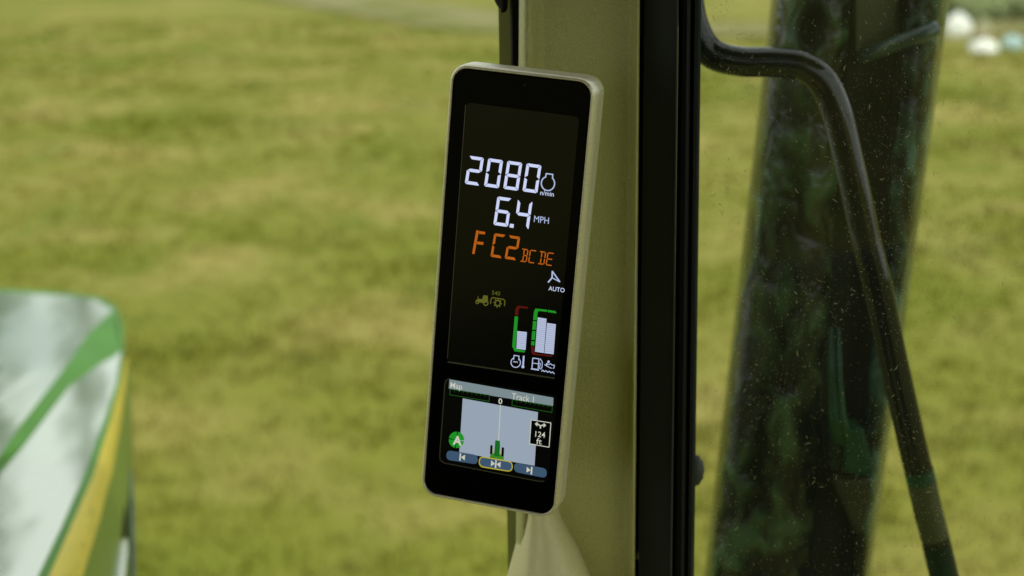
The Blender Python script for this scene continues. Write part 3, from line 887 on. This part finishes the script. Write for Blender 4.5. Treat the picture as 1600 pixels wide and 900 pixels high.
# screens
lcd = mesh('upper_screen', *poly_on([rr([(729, 160), (905, 182.5), (868, 592), (698, 566)], .045, 5)], .00045), M['lcd'], disp)
def edge_line(pts, parent, wd=1.6, w=.0006, m=None):
    return mesh('screen_edge', *poly_on(ribbon(pts, wd), w), m or M['recess'], parent)
edge_line([(727.5, 164), (699, 560)], lcd, 1.2)
edge_line([(700, 565.5), (866, 591)], lcd, 2.4)
low = mesh('lower_screen', *poly_on([rr([(694, 589.5), (871, 617.5), (856, 754), (686, 722)], .07, 5)], .00045), M['screen_black'], disp)
edge_line([(703, 591), (697, 594.5), (695, 601), (687, 712), (688, 719), (694, 723.5), (842, 752), (850, 752)], low, 1.6)

WD = .0007
EX, EY = (23.3, 3.35), (-6.7, 43.9)
for i, (ch, segs) in enumerate([('2', 'abged'), ('0', 'abcdef'), ('8', 'abcdefg'), ('0', 'abcdef')]):
    o = (732.9 + 30.0 * i, 243.2 + 3.9 * i)
    mesh('digit', *poly_on(seg_polys(segs, o, EX, EY), WD), E_WHITE, lcd)
mesh('digit', *poly_on(seg_polys('afgecd', (777.3, 306.8), (22.8, 3.2), (-6.5, 44.6)), WD), E_WHITE, lcd)
mesh('digit', *poly_on(seg_polys('fgbc', (809.4, 311.3), (22.8, 3.2), (-6.5, 44.6)), WD), E_WHITE, lcd)
mesh('decimal_point', *poly_on([[(796.9, 349.4), (803, 350.3), (802.3, 356.2), (796, 355.3)]], WD), E_WHITE, lcd)
# orange letters
mesh('letter', *poly_on([[(744.2, 359.8), (748.3, 360.2), (741.4, 397), (737.6, 396.6)], [(748.9, 361), (758.2, 362.3), (757.7, 366.4), (748.2, 365.3)], [(745.8, 377.2), (755.7, 378.4), (755, 382.6), (745, 381.5)]], WD), E_ORANGE, lcd)
mesh('letter', *poly_on(seg_polys('afed', (772.4, 364.3), (18.3, 2.7), (-6.2, 36.8)), WD), E_ORANGE, lcd)
mesh('digit', *poly_on(seg_polys('abged', (794.6, 367.4), (18.3, 2.7), (-6.2, 36.8)), WD), E_ORANGE, lcd)
def small_letter(o, strokes):
    ex, ey = (9.4, 1.35), (-3.1, 20.0); out = []
    for pts in strokes:
        out += ribbon([(o[0] + x * ex[0] + y * ey[0], o[1] + x * ex[1] + y * ey[1]) for x, y in pts], 1.75)
    mesh('letter', *poly_on(out, WD), E_ORANGE, lcd)
HB = [[(.05, .03), (.85, .03)], [(.97, .08), (.97, .45)], [(.97, .56), (.97, .92)], [(.05, .97), (.85, .97)], [(.38, .10), (.38, .44)], [(.38, .56), (.38, .90)]]
small_letter((816, 388.4), HB + [[(.45, .5), (.9, .5)]])
small_letter((828.6, 390.2), [[(.15, .03), (.95, .03)], [(.04, .08), (.04, .45)], [(.04, .56), (.04, .92)], [(.1, .97), (.9, .97)]])
small_letter((843.6, 392.3), HB)
small_letter((856, 394.2), [[(.15, .03), (.95, .03)], [(.04, .08), (.04, .45)], [(.04, .56), (.04, .92)], [(.1, .97), (.9, .97)], [(.15, .5), (.85, .5)]])

# units and icons
text_on('n/min', 843.4, 304.2, 7.4, lcd, E_WHITE, WD, 'unit_text', wide=.93, bold=.005)
text_on('MPH', 833.2, 346.6, 10.2, lcd, E_WHITE2, WD, 'unit_text', wide=.85)
text_on('AUTO', 857.0, 453.6, 6.8, lcd, E_WHITE, WD, 'mode_text', wide=.93, bold=.005)
text_on('540', 768, 460.2, 6.6, lcd, E_OLIVE, WD, 'mode_text', wide=.95)
pts = [(852.6, 276.6), (853.4, 271.2), (863.8, 272.6), (863.2, 278.2)] + arc(856.2, 286.6, 10.4, 11.2, -38, 232, 22)
mesh('engine_icon', *poly_on(ribbon(pts, 1.9, True), WD), E_WHITE2, lcd)
mesh('steering_icon', *poly_on(ribbon([(863.0, 423.8), (862.6, 434.0), (856.6, 441.0)], 2.3) + ribbon([(863.0, 423.8), (874.8, 440.4)], 2.0) + ribbon([(862.6, 434.0), (874.8, 440.4)], 1.6), WD), E_WHITE2, lcd)
mesh('tractor_icon', *poly_on([[(745.5, 466.5), (753.5, 467.3), (755.2, 461.3), (762, 462), (762.6, 471.5), (756, 474), (745.0, 471.6)]] + ribbon(arc(745.8, 471.8, 2.3, 2.6, 0, 360, 12), 1.5) + ribbon(arc(759, 473.4, 3.4, 3.9, 0, 360, 14), 1.7) + ribbon([(747, 462.6), (747, 467)], .9), WD), E_OLIVE, lcd)
gear = []
for i in range(8):
    a = R(45 * i + 10); gear += ribbon([(777.6 + 4.0 * math.cos(a), 473.6 + 4.3 * math.sin(a)), (777.6 + 6.4 * math.cos(a), 473.6 + 6.9 * math.sin(a))], 1.9)
mesh('gear_icon', *poly_on(ribbon(arc(777.6, 473.6, 3.9, 4.3, 0, 360, 16), 1.8) + gear + ribbon([(766.4, 474.5), (767.4, 467), (769.5, 465), (786.5, 467.6), (788.8, 470), (788.2, 478)], 1.5), WD), E_OLIVE, lcd)

# temperature gauge
g = mesh('temperature_gauge', *poly_on([[(808.2, 517.2), (823.3, 518.9), (821.2, 546.8), (806.9, 544.8)]], WD), E_BAR, lcd)
mesh('scale_green', *poly_on([[(804.2, 494.2), (809.5, 494.8), (805.6, 542.5), (800.3, 541)]] + [[(800.3, 541), (805.6, 542.5), (808, 545.6), (804, 549)], [(804, 549), (808, 545.6), (820.3, 547.8), (819.6, 550.8)]], WD + .0001), E_GREEN, g)
mesh('scale_red', *poly_on([[(805.3, 483), (810.4, 483.6), (809.6, 493), (804.6, 492.5)], [(805.3, 483), (809, 477.4), (813, 481), (810.4, 483.6)], [(809, 477.4), (824.8, 479.5), (825, 482.3), (813, 481)]], WD + .0001), E_RED, g)
# twin tank gauge
g = mesh('tank_gauge', *poly_on([[(840.2, 495.8), (854.0, 498), (849.8, 551.6), (835.8, 549.4)], [(854.6, 504.6), (868.6, 506.6), (865, 553.6), (850.6, 551.8)]], WD), E_BAR, lcd)
mesh('scale_green', *poly_on([[(834.2, 487.5), (840.2, 488.2), (838.8, 500.4), (833.0, 499.6)], [(834.2, 487.5), (836.5, 482), (842, 485.8), (840.2, 488.2)], [(836.5, 482), (855, 484), (854.6, 487.4), (842, 485.8)], [(856, 484.2), (868, 486), (869.6, 489.6), (855.8, 487.6)],
                              [(832.9, 501.4), (838.6, 502), (837.2, 515.6), (831.7, 515)], [(831.5, 517), (837, 517.6), (835.6, 531.4), (830.4, 530.6)], [(830.2, 532.8), (835.5, 533.5), (834.8, 540), (829.8, 539.4)]], WD + .0001), E_GREEN, g)
mesh('scale_red', *poly_on([[(829.6, 541), (834.6, 541.6), (834.4, 549.4), (830, 550)], [(830, 550), (834.4, 549.4), (837.5, 552.4), (833, 554.2)], [(833, 554.2), (837.5, 552.4), (863.5, 555.6), (862.5, 557.6)]], WD + .0001), E_RED, g)
grid = []
for y0, y1, xa, xb, ya, yb in ((0, 1, 808.2, 823.3, 517.2, 518.9),):
    for k in range(1, 9): 
        t = k / 9; grid += ribbon([(808.2 - 1.3 * t, 517.2 + 27.6 * t), (823.3 - 2.1 * t, 518.9 + 27.9 * t)], .45)
for k in range(1, 17):
    t = k / 17; grid += ribbon([(840.2 - 4.4 * t, 495.8 + 53.6 * t), (854 - 4.2 * t, 498 + 53.6 * t)], .45)
for k in range(1, 15):
    t = k / 15; grid += ribbon([(854.6 - 4 * t, 504.6 + 47.2 * t), (868.6 - 3.6 * t, 506.6 + 47 * t)], .45)
E_GRID = emis('bar_gap', (128, 138, 166))
mesh('bar_divisions', *poly_on(grid, WD + .0002), E_GRID, g)
# bottom icons
pts = [(802.6, 561.6), (803.2, 555.2), (811.0, 556.4), (810.6, 562.6)] + arc(805.8, 566.3, 7.4, 7.7, -42, 238, 20)
mesh('coolant_icon', *poly_on(ribbon(pts, 1.4, True) + ribbon([(802, 565.6), (803.6, 564.6), (805.2, 566), (807, 565), (808.6, 566.6)], 1.1), WD), E_WHITE2, lcd)
mesh('thermometer_icon', *poly_on(ribbon([(818.4, 556.4), (817.2, 571)], 2.6) + [arc(817, 573, 2.4, 2.4, 0, 330, 11)], WD), E_WHITE2, lcd)
mesh('fuel_pump_icon', *poly_on(ribbon([(832.6, 559.4), (842.2, 560.8), (840.8, 577.6), (831.0, 576)], 1.5, True) + ribbon([(829.6, 576.4), (842, 578.4)], 1.4) + ribbon([(832, 567.2), (841.4, 568.6)], 1.2) + ribbon([(841.6, 566.8), (844.4, 568), (843, 575.4), (845.2, 576.6), (846.8, 574), (847.4, 566), (844, 560.4)], 1.2), WD), E_WHITE2, lcd)
mesh('fluid_icon', *poly_on([arc(857.0, 565.4, 1.9, 2.3, 0, 340, 9), arc(854.4, 569.2, 1.6, 1.9, 0, 340, 9)] + ribbon([(850.8, 569.8), (858.6, 574.2), (862, 575.4)], 1.1) + ribbon([(856.8, 570.0), (860.4, 568.2), (862.8, 570.6), (865.6, 570), (866.2, 573), (864.4, 576)], 1.2)
     + ribbon([(846, 580.2), (848, 578.2), (850.4, 580.8), (853, 579), (855.6, 581.8), (858.4, 580), (861, 582.6), (863.4, 581.2), (866.2, 584)], 1.3), WD), E_WHITE2, lcd)

# lower screen: map page
w1, w2, w3, w4 = .0006, .0007, .0008, .0009
head = mesh('header_bar', *poly_on([[(702.2, 592.6), (864.8, 621.4), (864.2, 634.2), (701.2, 607.2)]], w1), E_HEAD, low)
text_on('Map', 702.6, 605.4, 8.8, head, E_TXT, w2, 'title_text', ex=(1, .17), wide=.92, bold=.005)
text_on('Track 1', 799.2, 623.2, 9.6, head, E_TXT, w2, 'title_text', ex=(1, .17), wide=.86, bold=.005)
mp = mesh('map_area', *poly_on([[(723.0, 622.4), (840.6, 644.0), (835.2, 727.8), (717.6, 706.8)]], w1), E_MAP, low)
mesh('guidance_line', *poly_on(ribbon([(782, 633.2), (778.9, 689)], 1.1), w2), E_TXT, mp)
text_on('0', 778.4, 630.6, 8.6, low, E_TXT, w2, 'number_text', ex=(1, .17), bold=.02)
def ruler(c, n):
    out = ribbon(c, .8, True)
    (ax_, ay_), (bx2, by2) = c[0], c[1]
    for k in range(1, n):
        t = k / n; x, y = ax_ + (bx2 - ax_) * t, ay_ + (by2 - ay_) * t; out += ribbon([(x, y), (x - .2, y + 3)], .6)
    mesh('ruler', *poly_on(out, w2), E_RUL, low)
ruler([(703.4, 607.8), (764.8, 617.4), (764.2, 627.0), (702.8, 616.8)], 9)
ruler([(800.8, 624.2), (863, 635.0), (862.4, 644.4), (799.8, 633.4)], 9)
# auto badge
bd = mesh('auto_badge', *poly_on([[(713.2, 687.2)] + arc(713.2, 687.2, 12.0, 12.8, a + 4, a + 86, 10) for a in (8, 98, 188, 278)], w2), E_GREEN, low)
text_on('A', 708.2, 694.0, 13.5, bd, E_TXT, w4, 'badge_letter', ex=(1, .17), bold=.035, wide=.95)
# tractor symbol
ts = mesh('tractor_symbol', *poly_on([[(773.9, 687.8), (781.0, 688.8), (781.4, 697), (780.2, 713.4), (771.8, 712), (773.2, 697)]], w3), E_DKG, mp)
mesh('base', *poly_on([[(766.6, 709.4), (772, 707.8), (781, 709.2), (787, 712.6), (787.4, 718.4), (765, 715.2)]], w2), E_LG, ts)
mesh('wheel', *poly_on([rr([(766.2, 695.2), (769.8, 695.8), (769.2, 710.2), (765.4, 709.6)], .4)], w3), E_BLK, ts)
mesh('wheel', *poly_on([rr([(784.0, 698.6), (787.8, 699.2), (787.0, 713.6), (783.2, 713.0)], .4)], w3), E_BLK, ts)
mesh('hub', *poly_on([[(770.2, 699), (771.6, 701), (770.8, 708), (769.6, 707)], [(783.4, 701.4), (782, 703), (781.8, 710), (783, 710)]], w3), E_YEL, ts)
# soft keys
def key(c, ring=None):
    k = mesh('soft_key', *poly_on([rr(c, .5, 6)], w2), E_BTN, low)
    if ring: mesh('highlight_ring', *poly_on(ribbon(rr(c, .5, 6), 1.7, True), w3), E_YEL, k)
    return k
def kpt(cx, cy): return lambda x, y: (cx + x - .08 * y, cy + y + .17 * x)
k1 = key([(698.2, 703.2), (746.8, 711.2), (746.2, 725.8), (696.8, 718.2)]); q = kpt(722, 714.4)
mesh('arrow_icon', *poly_on([[q(-4, -5.6), q(-1.8, -5.6), q(-1.8, 5.8), q(-4, 5.8)], [q(-1.6, 0), q(4.4, -4.6), q(4.4, 4.4)]], w4), E_TXT, k1)
k2 = key([(749.4, 713.2), (800.8, 722.0), (799.8, 737), (748.4, 728.6)], True); q = kpt(774.6, 725)
mesh('arrow_icon', *poly_on([[q(-1.1, -6.2), q(1.1, -6.2), q(1.1, 6.2), q(-1.1, 6.2)], [q(-1.2, 0), q(-7.4, -4.6), q(-7.4, 4.6)], [q(1.2, 0), q(7.4, -4.6), q(7.4, 4.6)]], w4), E_TXT, k2)
k3 = key([(803.2, 722.6), (854.8, 732.4), (853.8, 747.2), (803, 737.2)]); q = kpt(827.6, 734.6)
mesh('arrow_icon', *poly_on([[q(1.8, -5.6), q(4.2, -5.6), q(4.2, 6.2), q(1.8, 6.2)], [q(1.6, 0), q(-4.8, -4.6), q(-4.8, 4.6)]], w4), E_TXT, k3)
# turn distance box
tb = mesh('turn_box', *poly_on([[(829.9, 656), (860.8, 660.8), (857.9, 698.8), (827.4, 693.4)]], w2), E_BLK, low)
mesh('box_border', *poly_on(ribbon([(829.9, 656), (860.8, 660.8), (857.9, 698.8), (827.4, 693.4)], 1.2, True), w3), E_TXT, tb)
mesh('turn_arrows', *poly_on(ribbon([(844.4, 669.4), (844.4, 665.6), (840.6, 662.8), (838.4, 663)], 1.9) + ribbon([(844.4, 665.6), (848.6, 664), (851, 664.6)], 1.9) + [[(835.6, 662.2), (840.2, 658.8), (839.4, 666.4)], [(853.4, 664.8), (849.6, 660.6), (848.8, 668.2)]], w3), E_TXT, tb)
text_on('124', 833.8, 681.8, 8.6, tb, E_TXT, w3, 'number_text', ex=(1, .13), wide=.98, bold=.005)
text_on('ft', 837.6, 693.4, 9.0, tb, E_TXT, w3, 'unit_text', ex=(1, .13), wide=1.15, bold=.005)
# tiny light sensor in the top bezel
mesh('light_sensor', *poly_on([arc(820, 133, .8, .8, 0, 330, 8)], .0005), M['recess'], disp)
